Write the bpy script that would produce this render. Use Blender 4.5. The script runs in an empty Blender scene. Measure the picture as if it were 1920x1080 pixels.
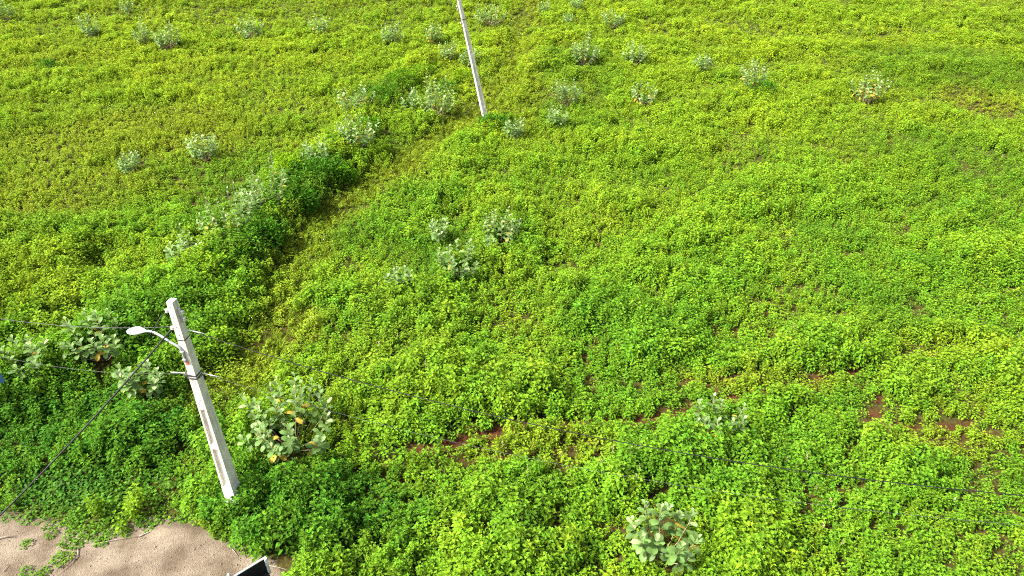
import bpy, bmesh, math, random
import numpy as np
from mathutils import Vector, Matrix, Euler

R = math.radians
rng = np.random.default_rng(7)
random.seed(7)
SC = bpy.context.scene
COL = SC.collection

# ------------------------------------------------------------------ camera, world, sun, exposure
CAM_H, PITCH, FPX = 17.3, R(32.8), 1300.0          # drone height (m), tilt below the horizon, focal length for a 1920 px wide frame
cam_d = bpy.data.cameras.new('camera')
cam_d.sensor_width = 36.0
cam_d.lens = FPX / 1920.0 * 36.0
cam_d.clip_start, cam_d.clip_end = 0.1, 6000
cam = bpy.data.objects.new('camera', cam_d)
cam.location = (0, 0, CAM_H)
cam.rotation_euler = (math.pi / 2 - PITCH, 0, 0)
COL.objects.link(cam)
SC.camera = cam

SUN_AZ, SUN_EL = R(-106), R(45)                     # azimuth from +Y towards +X, elevation
world = bpy.data.worlds.new('World')
SC.world = world
world.use_nodes = True
wn = world.node_tree
bg = wn.nodes['Background']
sky = wn.nodes.new('ShaderNodeTexSky')
sky.sky_type = 'NISHITA'
sky.sun_disc = False
sky.sun_elevation = SUN_EL
sky.sun_rotation = SUN_AZ
sky.air_density, sky.dust_density, sky.ozone_density = 0.8, 5.0, 0.6
haz = wn.nodes.new('ShaderNodeHueSaturation')      # thin white cloud: the same sky, paler all over
haz.inputs['Saturation'].default_value = 0.45
wn.links.new(sky.outputs[0], haz.inputs['Color'])
wn.links.new(haz.outputs[0], bg.inputs[0])
bg.inputs[1].default_value = 0.115

sun_d = bpy.data.lights.new('sun', 'SUN')
sun_d.energy = 4.2
sun_d.angle = R(5)
sun_d.color = (1.0, 0.95, 0.86)
sun = bpy.data.objects.new('sun', sun_d)
to_sun = Vector((math.sin(SUN_AZ) * math.cos(SUN_EL), math.cos(SUN_AZ) * math.cos(SUN_EL), math.sin(SUN_EL)))
sun.rotation_euler = (-to_sun).to_track_quat('-Z', 'Y').to_euler()
sun.location = (0, 0, 60)
COL.objects.link(sun)

vs = SC.view_settings
vs.view_transform, vs.look, vs.gamma, vs.use_curve_mapping = 'Standard', 'None', 1.0, False
vs.exposure = 1.38
SC.cycles.max_bounces, SC.cycles.diffuse_bounces, SC.cycles.glossy_bounces, SC.cycles.transmission_bounces = 6, 4, 2, 4
SC.cycles.filter_width = 1.1
SC.cycles.use_denoising = False

# ------------------------------------------------------------------ helpers: places
FW = np.array([0, math.cos(PITCH), -math.sin(PITCH)])
DN = np.array([0, -math.sin(PITCH), -math.cos(PITCH)])
EYE = np.array([0, 0, CAM_H])

def gp(px, py, z=0.0):
    """world point at height z for a place noted in the photograph"""
    r = FW + np.array([(px - 960) / FPX, 0, 0]) + DN * (py - 540) / FPX
    return EYE + r * ((CAM_H - z) / -r[2])

def ppm(P):
    """pixels per metre at a world point"""
    return FPX / ((np.asarray(P) - EYE) @ FW)

def pix(x, y, z=0.0):
    q = np.stack([x, y, np.zeros_like(x) + z - CAM_H], -1)
    w = np.maximum(q @ FW, 0.1)
    return 960 + FPX * q[..., 0] / w, 540 + FPX * (q @ DN) / w

def line(pts):
    return np.array([gp(*p)[:2] for p in pts])

def dist_line(x, y, P):
    d = np.full(x.shape, 1e9)
    for a, b in zip(P[:-1], P[1:]):
        ab = b - a
        t = np.clip(((x - a[0]) * ab[0] + (y - a[1]) * ab[1]) / (ab @ ab), 0, 1)
        d = np.minimum(d, np.hypot(x - a[0] - t * ab[0], y - a[1] - t * ab[1]))
    return d

def in_poly(x, y, P):
    c = np.zeros(x.shape, bool)
    j = len(P) - 1
    for i in range(len(P)):
        xi, yi = P[i]; xj, yj = P[j]
        c ^= ((yi > y) != (yj > y)) & (x < (xj - xi) * (y - yi) / (yj - yi + 1e-12) + xi)
        j = i
    return c

def _h(ix, iy, s):
    n = (ix * 374761393 + iy * 668265263 + s * 974634777) & 0x7fffffff
    n = ((n ^ (n >> 13)) * 1274126177) & 0x7fffffff
    return ((n ^ (n >> 16)) & 0xffff) / 65535.0

def vnoise(x, y, s=0):
    ix, iy = np.floor(x).astype(np.int64), np.floor(y).astype(np.int64)
    fx, fy = x - ix, y - iy
    fx = fx * fx * (3 - 2 * fx); fy = fy * fy * (3 - 2 * fy)
    a, b, c, d = _h(ix, iy, s), _h(ix + 1, iy, s), _h(ix, iy + 1, s), _h(ix + 1, iy + 1, s)
    return (a * (1 - fx) + b * fx) * (1 - fy) + (c * (1 - fx) + d * fx) * fy

def fbm(x, y, scale, s=0, octv=3):
    v, a, t = 0, 1.0, 0
    for k in range(octv):
        v = v + a * vnoise(x / scale + 31.7 * k, y / scale - 17.3 * k, s + k)
        t += a; a *= 0.5; scale *= 0.48
    return v / t

def sstep(a, b, v):
    t = np.clip((v - a) / (b - a), 0, 1)
    return t * t * (3 - 2 * t)

# ------------------------------------------------------------------ helpers: objects and meshes
def tag(o, label=None, cat=None, group=None, kind=None):
    if label: o['label'] = label
    if cat: o['category'] = cat
    if group: o['group'] = group
    if kind: o['kind'] = kind
    return o

def empty(name, loc, rz=0.0):
    o = bpy.data.objects.new(name, None)
    o.location = [float(v) for v in loc]; o.rotation_euler = (0, 0, rz)
    o.empty_display_size = 0.2
    COL.objects.link(o)
    return o

def link(name, me, parent=None, mats=()):
    for m in mats: me.materials.append(m)
    o = bpy.data.objects.new(name, me)
    COL.objects.link(o)
    if parent is not None: o.parent = parent
    return o

def mesh_np(name, V, F, smooth=False, fattr=None, fmat=None):
    """mesh from vertices (n,3) and equal-sized faces (m,k)"""
    V = np.asarray(V, np.float32); F = np.asarray(F, np.int32)
    me = bpy.data.meshes.new(name)
    me.vertices.add(len(V)); me.vertices.foreach_set('co', V.ravel())
    k = F.shape[1]
    me.loops.add(F.size); me.loops.foreach_set('vertex_index', F.ravel())
    me.polygons.add(len(F))
    me.polygons.foreach_set('loop_start', np.arange(0, F.size, k, dtype=np.int32))
    if smooth: me.polygons.foreach_set('use_smooth', np.ones(len(F), bool))
    if fmat is not None: me.polygons.foreach_set('material_index', np.asarray(fmat, np.int32))
    if fattr:
        for n, v in fattr.items():
            a = me.attributes.new(n, 'FLOAT', 'FACE'); a.data.foreach_set('value', np.asarray(v, np.float32))
    me.update(calc_edges=True)
    return me

def bm_mesh(name, bm, smooth=False):
    me = bpy.data.meshes.new(name)
    bm.normal_update(); bm.to_mesh(me); bm.free()
    if smooth:
        for p in me.polygons: p.use_smooth = True
    return me

def bm_box(bm, c, s, rot=None, bevel=0.0):
    r = bmesh.ops.create_cube(bm, size=1.0)
    vv = r['verts']
    bmesh.ops.scale(bm, vec=s, verts=vv)
    if bevel > 0:
        ee = list({e for v in vv for e in v.link_edges})
        rb = bmesh.ops.bevel(bm, geom=ee, offset=bevel, segments=2, affect='EDGES', profile=0.6)
        vv = list({v for f in rb['faces'] for v in f.verts} | {v for v in vv if v.is_valid})
    if rot is not None: bmesh.ops.rotate(bm, cent=(0, 0, 0), matrix=rot, verts=vv)
    bmesh.ops.translate(bm, vec=c, verts=vv)
    return vv

def tube_data(pts, rad, n=6, cap=True):
    """vertices and quads of a tube along points with radii"""
    pts = np.asarray(pts, float); m = len(pts)
    rad = np.broadcast_to(np.asarray(rad, float), (m,))
    T = np.gradient(pts, axis=0); T /= np.linalg.norm(T, axis=1)[:, None] + 1e-9
    ref = np.array([0, 0, 1.0]) if abs(T[0][2]) < 0.9 else np.array([1.0, 0, 0])
    V = []
    for p, t, r in zip(pts, T, rad):
        a = np.cross(t, ref); a /= np.linalg.norm(a) + 1e-9
        b = np.cross(t, a)
        for k in range(n):
            w = 2 * math.pi * k / n
            V.append(p + r * (math.cos(w) * a + math.sin(w) * b))
        ref = b if abs(t @ b) < 0.9 else ref
        ref = np.cross(a, t)
    F = []
    for i in range(m - 1):
        for k in range(n):
            k2 = (k + 1) % n
            F.append([i * n + k, i * n + k2, (i + 1) * n + k2, (i + 1) * n + k])
    V = np.array(V); F = np.array(F)
    if cap:
        V = np.vstack([V, pts[0], pts[-1]])
        c0, c1 = len(V) - 2, len(V) - 1
        ext = []
        for k in range(n):
            k2 = (k + 1) % n
            ext.append([c0, k2, k, k]); ext.append([c1, (m - 1) * n + k, (m - 1) * n + k2, (m - 1) * n + k2])
        tri = np.array(ext)
        return V, F, tri[:, :3]
    return V, F, np.zeros((0, 3), int)

def tube(name, pts, rad, mat, parent=None, n=8, smooth=True):
    V, Q, T = tube_data(pts, rad, n)
    me = bpy.data.meshes.new(name)
    me.from_pydata([tuple(v) for v in V], [], [tuple(int(i) for i in q) for q in Q] + [tuple(int(i) for i in t) for t in T])
    if smooth:
        for p in me.polygons: p.use_smooth = True
    return link(name, me, parent, [mat])

# ------------------------------------------------------------------ materials
def nodes(name):
    m = bpy.data.materials.new(name); m.use_nodes = True
    nt = m.node_tree; nt.nodes.clear()
    return m, nt, nt.nodes, nt.links

def N(ns, t, **kw):
    n = ns.new(t)
    for k, v in kw.items(): setattr(n, k, v)
    return n

def principled(name, base, rough=0.6, metal=0.0, scale=6.0, var=0.25, bump=0.1, bscale=60.0, second=None, spec=0.4):
    m, nt, ns, ln = nodes(name)
    out = N(ns, 'ShaderNodeOutputMaterial'); b = N(ns, 'ShaderNodeBsdfPrincipled')
    ln.new(b.outputs[0], out.inputs[0])
    b.inputs['Roughness'].default_value = rough; b.inputs['Metallic'].default_value = metal
    b.inputs['Specular IOR Level'].default_value = spec
    tc = N(ns, 'ShaderNodeTexCoord')
    no = N(ns, 'ShaderNodeTexNoise'); no.inputs['Scale'].default_value = scale; no.inputs['Detail'].default_value = 6
    ln.new(tc.outputs['Object'], no.inputs['Vector'])
    rp = N(ns, 'ShaderNodeValToRGB')
    lo = second if second else tuple(c * (1 - var) for c in base)
    rp.color_ramp.elements[0].position, rp.color_ramp.elements[0].color = 0.34, (*lo, 1)
    rp.color_ramp.elements[1].position, rp.color_ramp.elements[1].color = 0.62, (*[min(1, c * (1 + var * 0.4)) for c in base], 1)
    ln.new(no.outputs[0], rp.inputs[0]); ln.new(rp.outputs[0], b.inputs['Base Color'])
    if bump > 0:
        n2 = N(ns, 'ShaderNodeTexNoise'); n2.inputs['Scale'].default_value = bscale; n2.inputs['Detail'].default_value = 4
        ln.new(tc.outputs['Object'], n2.inputs['Vector'])
        bp = N(ns, 'ShaderNodeBump'); bp.inputs['Strength'].default_value = bump; bp.inputs['Distance'].default_value = 0.02
        ln.new(n2.outputs[0], bp.inputs['Height']); ln.new(bp.outputs[0], b.inputs['Normal'])
    return m

def leaf_mat(name, col=None, instancer=False, trans=0.28, tr_shift=(1.25, 1.1, 0.5), rough=0.75, spec=0.06, var=0.5, young=None):
    """leaf: reflects and lets light through; colour per plant (tint) and per leaf (lv, yg)"""
    m, nt, ns, ln = nodes(name)
    out = N(ns, 'ShaderNodeOutputMaterial')
    if instancer:
        at = N(ns, 'ShaderNodeAttribute', attribute_type='INSTANCER', attribute_name='tint')
        src = at.outputs['Color']
    else:
        at = N(ns, 'ShaderNodeRGB'); at.outputs[0].default_value = (*col, 1); src = at.outputs[0]
    yg = N(ns, 'ShaderNodeAttribute', attribute_type='GEOMETRY', attribute_name='yg')
    lv = N(ns, 'ShaderNodeAttribute', attribute_type='GEOMETRY', attribute_name='lv')
    ymul = N(ns, 'ShaderNodeMix', data_type='RGBA', blend_type='MULTIPLY')
    ymul.inputs['Factor'].default_value = 1.0
    y = young or (1.38, 1.32, 1.4)
    ymul.inputs['B'].default_value = (*y, 1)
    ln.new(src, ymul.inputs['A'])
    ym = N(ns, 'ShaderNodeMix', data_type='RGBA')
    ln.new(yg.outputs['Fac'], ym.inputs['Factor']); ln.new(src, ym.inputs['A']); ln.new(ymul.outputs['Result'], ym.inputs['B'])
    ma = N(ns, 'ShaderNodeMapRange'); ma.inputs['To Min'].default_value = 1 - var; ma.inputs['To Max'].default_value = 1 + var * 0.7
    ln.new(lv.outputs['Fac'], ma.inputs['Value'])
    sc = N(ns, 'ShaderNodeVectorMath', operation='SCALE')
    ln.new(ym.outputs['Result'], sc.inputs[0]); ln.new(ma.outputs[0], sc.inputs['Scale'])
    b = N(ns, 'ShaderNodeBsdfPrincipled')
    b.inputs['Roughness'].default_value = rough; b.inputs['Specular IOR Level'].default_value = spec
    ln.new(sc.outputs[0], b.inputs['Base Color'])
    tm = N(ns, 'ShaderNodeVectorMath', operation='MULTIPLY'); tm.inputs[1].default_value = tr_shift
    ln.new(sc.outputs[0], tm.inputs[0])
    t = N(ns, 'ShaderNodeBsdfTranslucent'); ln.new(tm.outputs[0], t.inputs[0])
    mx = N(ns, 'ShaderNodeMixShader'); mx.inputs[0].default_value = trans
    ln.new(b.outputs[0], mx.inputs[1]); ln.new(t.outputs[0], mx.inputs[2]); ln.new(mx.outputs[0], out.inputs[0])
    return m

M_weed = leaf_mat('weed_leaf', instancer=True)
M_stem_weed = principled('weed_stem', (0.12, 0.16, 0.035), var=0.4, bump=0)
M_grass = leaf_mat('grass_blade', instancer=True, trans=0.35, var=0.6)
M_vine = leaf_mat('vine_leaf', instancer=True, trans=0.35, rough=0.6, spec=0.12)
M_milk = leaf_mat('milkweed_leaf', col=(0.150, 0.260, 0.065), trans=0.32, tr_shift=(1.0, 1.15, 0.5), rough=0.5, spec=0.25, var=0.35, young=(2.5, 2.0, 3.4))
M_milk_yellow = leaf_mat('milkweed_yellow_leaf', col=(0.46, 0.34, 0.06), trans=0.3, tr_shift=(1.1, 1.0, 0.6), var=0.3)
M_bark = principled('milkweed_bark', (0.30, 0.22, 0.14), var=0.5, scale=14, bump=0.3)
M_bush_lime = leaf_mat('bush_leaf_lime', col=(0.15, 0.29, 0.005))
M_bush_mid = leaf_mat('bush_leaf_green', col=(0.075, 0.20, 0.005))
M_bush_dark = leaf_mat('bush_leaf_dark', col=(0.05, 0.155, 0.008))
M_flower = leaf_mat('seed_head', instancer=True, trans=0.2, var=0.3)
def concrete_mat():
    m = principled('concrete', (0.74, 0.70, 0.62), rough=0.85, scale=3.5, var=0.18, bump=0.25, bscale=45)
    nt = m.node_tree; ns, ln = nt.nodes, nt.links
    b = next(n for n in ns if n.type == 'BSDF_PRINCIPLED'); src = b.inputs['Base Color'].links[0].from_socket
    tc = next(n for n in ns if n.type == 'TEX_COORD')
    mp = N(ns, 'ShaderNodeMapping'); mp.inputs['Scale'].default_value = (16, 16, .7); ln.new(tc.outputs['Object'], mp.inputs['Vector'])
    st = N(ns, 'ShaderNodeTexNoise'); st.inputs['Scale'].default_value = 1.6; st.inputs['Detail'].default_value = 5; ln.new(mp.outputs[0], st.inputs['Vector'])
    rp = N(ns, 'ShaderNodeMapRange'); rp.inputs['From Min'].default_value, rp.inputs['From Max'].default_value = .48, .74
    rp.inputs['To Max'].default_value = .55; ln.new(st.outputs[0], rp.inputs['Value'])
    mx = N(ns, 'ShaderNodeMix', data_type='RGBA'); mx.inputs['B'].default_value = (.30, .25, .18, 1)
    ln.new(rp.outputs[0], mx.inputs['Factor']); ln.new(src, mx.inputs['A']); ln.new(mx.outputs['Result'], b.inputs['Base Color'])
    return m
M_concrete = concrete_mat()
M_paint = principled('white_paint', (0.80, 0.80, 0.80), rough=0.5, scale=9, var=0.10, bump=0.05)
M_galv = principled('galvanised_steel', (0.55, 0.58, 0.62), rough=0.38, metal=0.55, scale=20, var=0.15, bump=0.05)
M_lamp = principled('lamp_shell', (0.74, 0.78, 0.84), rough=0.35, scale=10, var=0.08, bump=0.0)
M_lens = principled('lamp_lens', (0.75, 0.76, 0.74), rough=0.15, scale=10, var=0.05, bump=0.0)
M_black = principled('black_rubber', (0.012, 0.012, 0.013), rough=0.55, scale=10, var=0.3, bump=0.05)
M_steel_dark = principled('dark_steel', (0.09, 0.09, 0.10), rough=0.5, metal=0.4, scale=25, var=0.4, bump=0.1)
M_porc = principled('porcelain', (0.62, 0.60, 0.56), rough=0.25, scale=10, var=0.1, bump=0.0)
M_red_tape = principled('red_marking', (0.55, 0.16, 0.08), rough=0.7, scale=30, var=0.4, bump=0.0)
M_blue = principled('blue_sign_paint', (0.06, 0.16, 0.36), rough=0.35, scale=5, var=0.12, bump=0.0)
M_stick = principled('dry_wood', (0.36, 0.30, 0.23), rough=0.9, scale=12, var=0.45, bump=0.3)
M_pebble = principled('pebble', (0.30, 0.26, 0.22), rough=0.9, scale=3, var=0.4, bump=0.1)

def ground_mat():
    m, nt, ns, ln = nodes('red_soil')
    out = N(ns, 'ShaderNodeOutputMaterial'); b = N(ns, 'ShaderNodeBsdfPrincipled'); b.inputs['Roughness'].default_value = 0.95
    b.inputs['Specular IOR Level'].default_value = 0.1
    ln.new(b.outputs[0], out.inputs[0])
    tc = N(ns, 'ShaderNodeTexCoord')
    n1 = N(ns, 'ShaderNodeTexNoise'); n1.inputs['Scale'].default_value = 1.3; n1.inputs['Detail'].default_value = 8
    n2 = N(ns, 'ShaderNodeTexNoise'); n2.inputs['Scale'].default_value = 9.0; n2.inputs['Detail'].default_value = 6
    for n in (n1, n2): ln.new(tc.outputs['Object'], n.inputs['Vector'])
    r1 = N(ns, 'ShaderNodeValToRGB')
    r1.color_ramp.elements[0].position, r1.color_ramp.elements[0].color = 0.3, (0.045, 0.017, 0.009, 1)
    r1.color_ramp.elements[1].position, r1.color_ramp.elements[1].color = 0.7, (0.10, 0.034, 0.016, 1)
    r2 = N(ns, 'ShaderNodeValToRGB')
    r2.color_ramp.elements[0].position, r2.color_ramp.elements[0].color = 0.35, (0.03, 0.035, 0.010, 1)
    r2.color_ramp.elements[1].position, r2.color_ramp.elements[1].color = 0.65, (0.07, 0.08, 0.015, 1)
    ln.new(n1.outputs[0], r1.inputs[0]); ln.new(n2.outputs[0], r2.inputs[0])
    at = N(ns, 'ShaderNodeAttribute', attribute_type='GEOMETRY', attribute_name='cover')
    ad = N(ns, 'ShaderNodeMath', operation='ADD'); ln.new(at.outputs['Fac'], ad.inputs[0])
    sb = N(ns, 'ShaderNodeMath', operation='SUBTRACT'); ln.new(n2.outputs[0], sb.inputs[0]); sb.inputs[1].default_value = 0.5
    ln.new(sb.outputs[0], ad.inputs[1]); ad.use_clamp = True
    mx = N(ns, 'ShaderNodeMix', data_type='RGBA')
    ln.new(ad.outputs[0], mx.inputs['Factor']); ln.new(r1.outputs[0], mx.inputs['A']); ln.new(r2.outputs[0], mx.inputs['B'])
    ln.new(mx.outputs['Result'], b.inputs['Base Color'])
    bp = N(ns, 'ShaderNodeBump'); bp.inputs['Strength'].default_value = 0.6; bp.inputs['Distance'].default_value = 0.06
    ln.new(n2.outputs[0], bp.inputs['Height']); ln.new(bp.outputs[0], b.inputs['Normal'])
    return m

def dirt_mat():
    m, nt, ns, ln = nodes('pale_gravelly_dirt')
    out = N(ns, 'ShaderNodeOutputMaterial'); b = N(ns, 'ShaderNodeBsdfPrincipled'); b.inputs['Roughness'].default_value = 0.95
    b.inputs['Specular IOR Level'].default_value = 0.15
    ln.new(b.outputs[0], out.inputs[0])
    tc = N(ns, 'ShaderNodeTexCoord')
    n1 = N(ns, 'ShaderNodeTexNoise'); n1.inputs['Scale'].default_value = 0.9; n1.inputs['Detail'].default_value = 7
    n2 = N(ns, 'ShaderNodeTexNoise'); n2.inputs['Scale'].default_value = 18.0; n2.inputs['Detail'].default_value = 5
    v = N(ns, 'ShaderNodeTexVoronoi'); v.inputs['Scale'].default_value = 30.0
    for n in (n1, n2, v): ln.new(tc.outputs['Object'], n.inputs['Vector'])
    r1 = N(ns, 'ShaderNodeValToRGB')
    r1.color_ramp.elements[0].position, r1.color_ramp.elements[0].color = 0.40, (0.125, 0.094, 0.063, 1)
    r1.color_ramp.elements[1].position, r1.color_ramp.elements[1].color = 0.62, (0.225, 0.182, 0.132, 1)
    ln.new(n1.outputs[0], r1.inputs[0])
    mr = N(ns, 'ShaderNodeMapRange'); mr.inputs['From Min'].default_value, mr.inputs['From Max'].default_value = 0.3, 0.7
    mr.inputs['To Min'].default_value, mr.inputs['To Max'].default_value = 0.8, 1.15
    ln.new(n2.outputs[0], mr.inputs['Value'])
    mv = N(ns, 'ShaderNodeMapRange'); mv.inputs['To Min'].default_value, mv.inputs['To Max'].default_value = 0.86, 1.12
    ln.new(v.outputs['Color'], mv.inputs['Value'])
    mm = N(ns, 'ShaderNodeMath', operation='MULTIPLY'); ln.new(mr.outputs[0], mm.inputs[0]); ln.new(mv.outputs[0], mm.inputs[1])
    sc = N(ns, 'ShaderNodeVectorMath', operation='SCALE'); ln.new(r1.outputs[0], sc.inputs[0]); ln.new(mm.outputs[0], sc.inputs['Scale'])
    ln.new(sc.outputs[0], b.inputs['Base Color'])
    bp = N(ns, 'ShaderNodeBump'); bp.inputs['Strength'].default_value = 0.5; bp.inputs['Distance'].default_value = 0.03
    ln.new(v.outputs['Distance'], bp.inputs['Height']); ln.new(bp.outputs[0], b.inputs['Normal'])
    return m

M_ground, M_dirt = ground_mat(), dirt_mat()

# ------------------------------------------------------------------ lie of the land
PATH = line([(1015, -60), (990, 30), (962, 110), (930, 180), (842, 252), (745, 308), (640, 385), (565, 470), (530, 560), (500, 640), (425, 735), (320, 850), (180, 925), (-60, 960)])
BANK = line([(800, 120), (765, 150), (715, 205), (620, 310), (520, 420), (440, 490), (340, 560), (230, 660), (70, 730), (-120, 790)])
TRACKS = [(line(p), w) for p, w in (
    ([(760, 848), (850, 832), (930, 808), (1010, 798), (1110, 798), (1200, 790), (1290, 768)], 0.30),
    ([(1290, 768), (1390, 746), (1500, 716), (1620, 692), (1700, 676), (1770, 657), (1960, 636)], 0.20),
    ([(1390, 750), (1460, 768), (1550, 786), (1640, 797), (1750, 806), (1830, 792)], 0.15),
    ([(1645, 735), (1640, 790), (1602, 822), (1578, 880)], 0.15),
    ([(840, 1010), (1000, 975), (1180, 938), (1340, 912), (1400, 912)], 0.14),
    ([(1470, 1000), (1530, 940), (1600, 915)], 0.13),
    ([(1090, 560), (1130, 620), (1100, 680)], 0.12),
    ([(640, 790), (700, 860), (760, 905)], 0.10),
    ([(1690, 345), (1662, 275), (1672, 240)], 0.16),
)]
CLEAR = line([(-200, 985), (0, 983), (45, 990), (90, 1000), (128, 1008), (150, 1030), (190, 1014), (232, 1004), (262, 992), (290, 984), (325, 978), (358, 984), (384, 1000), (412, 1016), (438, 1040), (462, 1052), (492, 1062), (512, 1076), (535, 1120), (560, 1260), (-260, 1260)])
CLEARX = np.array([gp(p[0], p[1])[:2] for p in [(0, 983)]])

def patch_w(x, y, p, s):
    """soft weight of an oval patch noted at (px, py) with half sizes in pixels of the photograph"""
    px, py, rx, ry = p
    c = gp(px, py); a = gp(px + rx, py)[0] - c[0]
    b = 0.5 * (gp(px, py - ry)[1] - gp(px, py + ry)[1])
    w = 0.55 * (fbm(x, y, 0.9 * min(a, b) + 0.6, 50 + s) - 0.5)
    q = np.sqrt(((x - c[0]) / a) ** 2 + ((y - c[1]) / b) ** 2) + w
    return 1 - sstep(0.55, 1.1, q)

def lay(x, y):
    """what grows at each place: canopy height, cover, and colour weights"""
    n = {}
    dpath = dist_line(x, y, PATH); dbank = dist_line(x, y, BANK)
    wob = fbm(x, y, 2.5, 3)
    far = sstep(22, 60, y)
    path = 1 - sstep(0.6, 2.1, dpath + 2.6 * (wob - 0.5))
    path *= 0.35 + 0.65 * sstep(17, 20, y)
    bank = (1 - sstep(0.6, 2.2, dbank + 1.6 * (wob - 0.5)))
    soil = np.zeros(x.shape)
    for k, (P, w) in enumerate(TRACKS):
        ww = w * (0.36 + 0.75 * fbm(x, y, 1.3, 60 + k))
        soil = np.maximum(soil, 1 - sstep(0.6, 1.5, dist_line(x, y, P) / ww))
    sparse = np.zeros(x.shape)
    for k, (p, a) in enumerate((((1010, 860, 190, 55), .5), ((930, 800, 150, 26), .7), ((1440, 725, 200, 40), .7), ((1760, 830, 150, 45), .5), ((1420, 600, 130, 60), .5),
                                ((1830, 200, 70, 35), .8), ((1250, 985, 150, 40), .45), ((1500, 950, 120, 50), .5), ((1850, 960, 110, 70), .3), ((560, 625, 110, 70), .65), ((350, 885, 130, 45), .75),
                                ((250, 265, 240, 60), .2), ((100, 370, 200, 60), .2), ((1100, 640, 130, 45), .35), ((1360, 300, 90, 40), .4), ((1360, 110, 90, 40), .4), ((400, 360, 130, 40), .4), ((1230, 820, 60, 20), .4))):
        sparse = np.maximum(sparse, a * patch_w(x, y, p, k))
    big = fbm(x, y, 9.0, 11, 3); mid = fbm(x, y, 3.2, 12, 3); fine = fbm(x, y, 1.1, 13, 2)
    mound = sstep(0.40, 0.68, mid)
    h = 0.44 + 0.58 * mound + 0.25 * (big - 0.5) + 0.30 * (fine - 0.5)
    h = h + 0.50 * bank * (.25 + 1.5 * fbm(x, y, 1.4, 161))
    h = h * (1 - 0.5 * path) * (1 - 0.45 * sparse) * (1 - 0.25 * far)
    for k, (p, a) in enumerate((((520, 950, 190, 90), .38), ((680, 1040, 170, 80), .2), ((1690, 710, 70, 60), .35), ((1280, 840, 120, 50), .25), ((880, 735, 200, 50), .2))):
        h = h + a * patch_w(x, y, p, 140 + k)
    h = h * (1 - .6 * soil)
    h = np.clip(h, 0.10, 1.35)
    keep = (1 - 0.95 * soil) * (1 - 0.30 * sparse)
    keep *= np.where(fine < 0.30, 0.7, 1.0)
    keep = np.maximum(keep, patch_w(x, y, (520, 960, 170, 90), 145))
    yellow = 0.26 * sstep(0.42, 0.75, fbm(x, y, 6.0, 21)) + 0.62 * far  # noise is plant colour; far term paints backlit brightness into the tint
    dark = 0.42 * sstep(0.50, 0.75, fbm(x, y, 4.0, 22)) * (1 - 0.5 * far)
    olive = 0.25 * sstep(0.5, 0.7, fbm(x, y, 5.0, 23)) + 0.55 * path * sstep(17, 21, y)
    for k, (p, a) in enumerate((((230, 260, 300, 80), .6), ((100, 360, 250, 70), .55), ((1830, 190, 80, 35), .7), ((560, 620, 90, 60), .6), ((1010, 850, 180, 50), .5), ((1760, 840, 140, 45), .5), ((1440, 720, 170, 35), .5), ((970, 120, 60, 120), .5))):
        olive = np.maximum(olive, a * patch_w(x, y, p, 30 + k))
    for k, (p, a) in enumerate((((330, 500, 170, 60), .5), ((120, 520, 220, 80), .5), ((1500, 60, 500, 70), .7), ((1250, 330, 300, 120), .35), ((700, 520, 120, 60), .4), ((1800, 660, 160, 40), .4), ((560, 280, 60, 30), .6), ((420, 150, 400, 90), .4))):
        yellow = np.maximum(yellow, a * patch_w(x, y, p, 40 + k))
    for k, (p, a) in enumerate((((160, 830, 330, 150), .85), ((600, 970, 260, 110), .8), ((600, 370, 90, 60), .8), ((730, 190, 90, 40), .75), ((480, 480, 90, 50), .75), ((1100, 130, 110, 60), .5), ((1760, 130, 220, 50), .5), ((1050, 220, 120, 50), .4),
                                ((1290, 880, 170, 90), .4), ((1060, 720, 250, 60), .3), ((820, 480, 110, 60), .5), ((940, 450, 70, 40), .5), ((1760, 300, 180, 70), .4), ((300, 640, 130, 70), .6))):
        dark = np.maximum(dark, a * patch_w(x, y, p, 60 + k))  # patches of deeper green; near ones also paint the dimmer foreground into the tint
    return dict(h=h, keep=keep, soil=soil, sparse=sparse, path=path, bank=bank, yellow=np.clip(yellow, 0, 1), dark=np.clip(dark, 0, 1), olive=np.clip(olive, 0, 1), far=far, dpath=dpath)

def land_z(x, y):
    db = dist_line(x, y, BANK); dp = dist_line(x, y, PATH)
    z = 0.35 * (fbm(x, y, 14.0, 80, 2) - 0.5) + 0.12 * (fbm(x, y, 3.0, 81, 2) - 0.5)
    z = z + 0.35 * (1 - sstep(0.4, 2.4, db)) - 0.18 * (1 - sstep(0.6, 1.8, dp))
    flat = sstep(13.4, 15.5, y + 0.0 * x)
    return z * flat

# ground: one sheet out to the horizon, fine where it is seen
def axis(lo, hi, step, ends):
    return np.array(sorted(set(ends) | set(np.round(np.arange(lo, hi + 1e-6, step), 3))))
gx = axis(-75, 75, 0.5, [-3000, -1200, -500, -250, -150, -100, 100, 150, 250, 500, 1200, 3000])
gy = np.concatenate([[-600, -200, -60, -20], np.arange(0, 40, 0.35), np.arange(40, 130, 0.8), [140, 160, 200, 300, 600, 1200, 3500]])
GX, GY = np.meshgrid(gx, gy)
L = lay(GX.ravel(), GY.ravel())
GZ = land_z(GX.ravel(), GY.ravel()) - 0.10 * L['soil']
nx, ny = len(gx), len(gy)
I = np.arange(nx * ny).reshape(ny, nx)
F = np.stack([I[:-1, :-1], I[:-1, 1:], I[1:, 1:], I[1:, :-1]], -1).reshape(-1, 4)
me = mesh_np('ground', np.stack([GX.ravel(), GY.ravel(), GZ], -1), F, smooth=True)
a = me.attributes.new('cover', 'FLOAT', 'POINT')
a.data.foreach_set('value', np.clip(0.75 - 1.0 * L['soil'] - 0.45 * L['sparse'] + 0.3 * L['far'] + 0.2 * L['path'], 0, 1).astype(np.float32))
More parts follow.
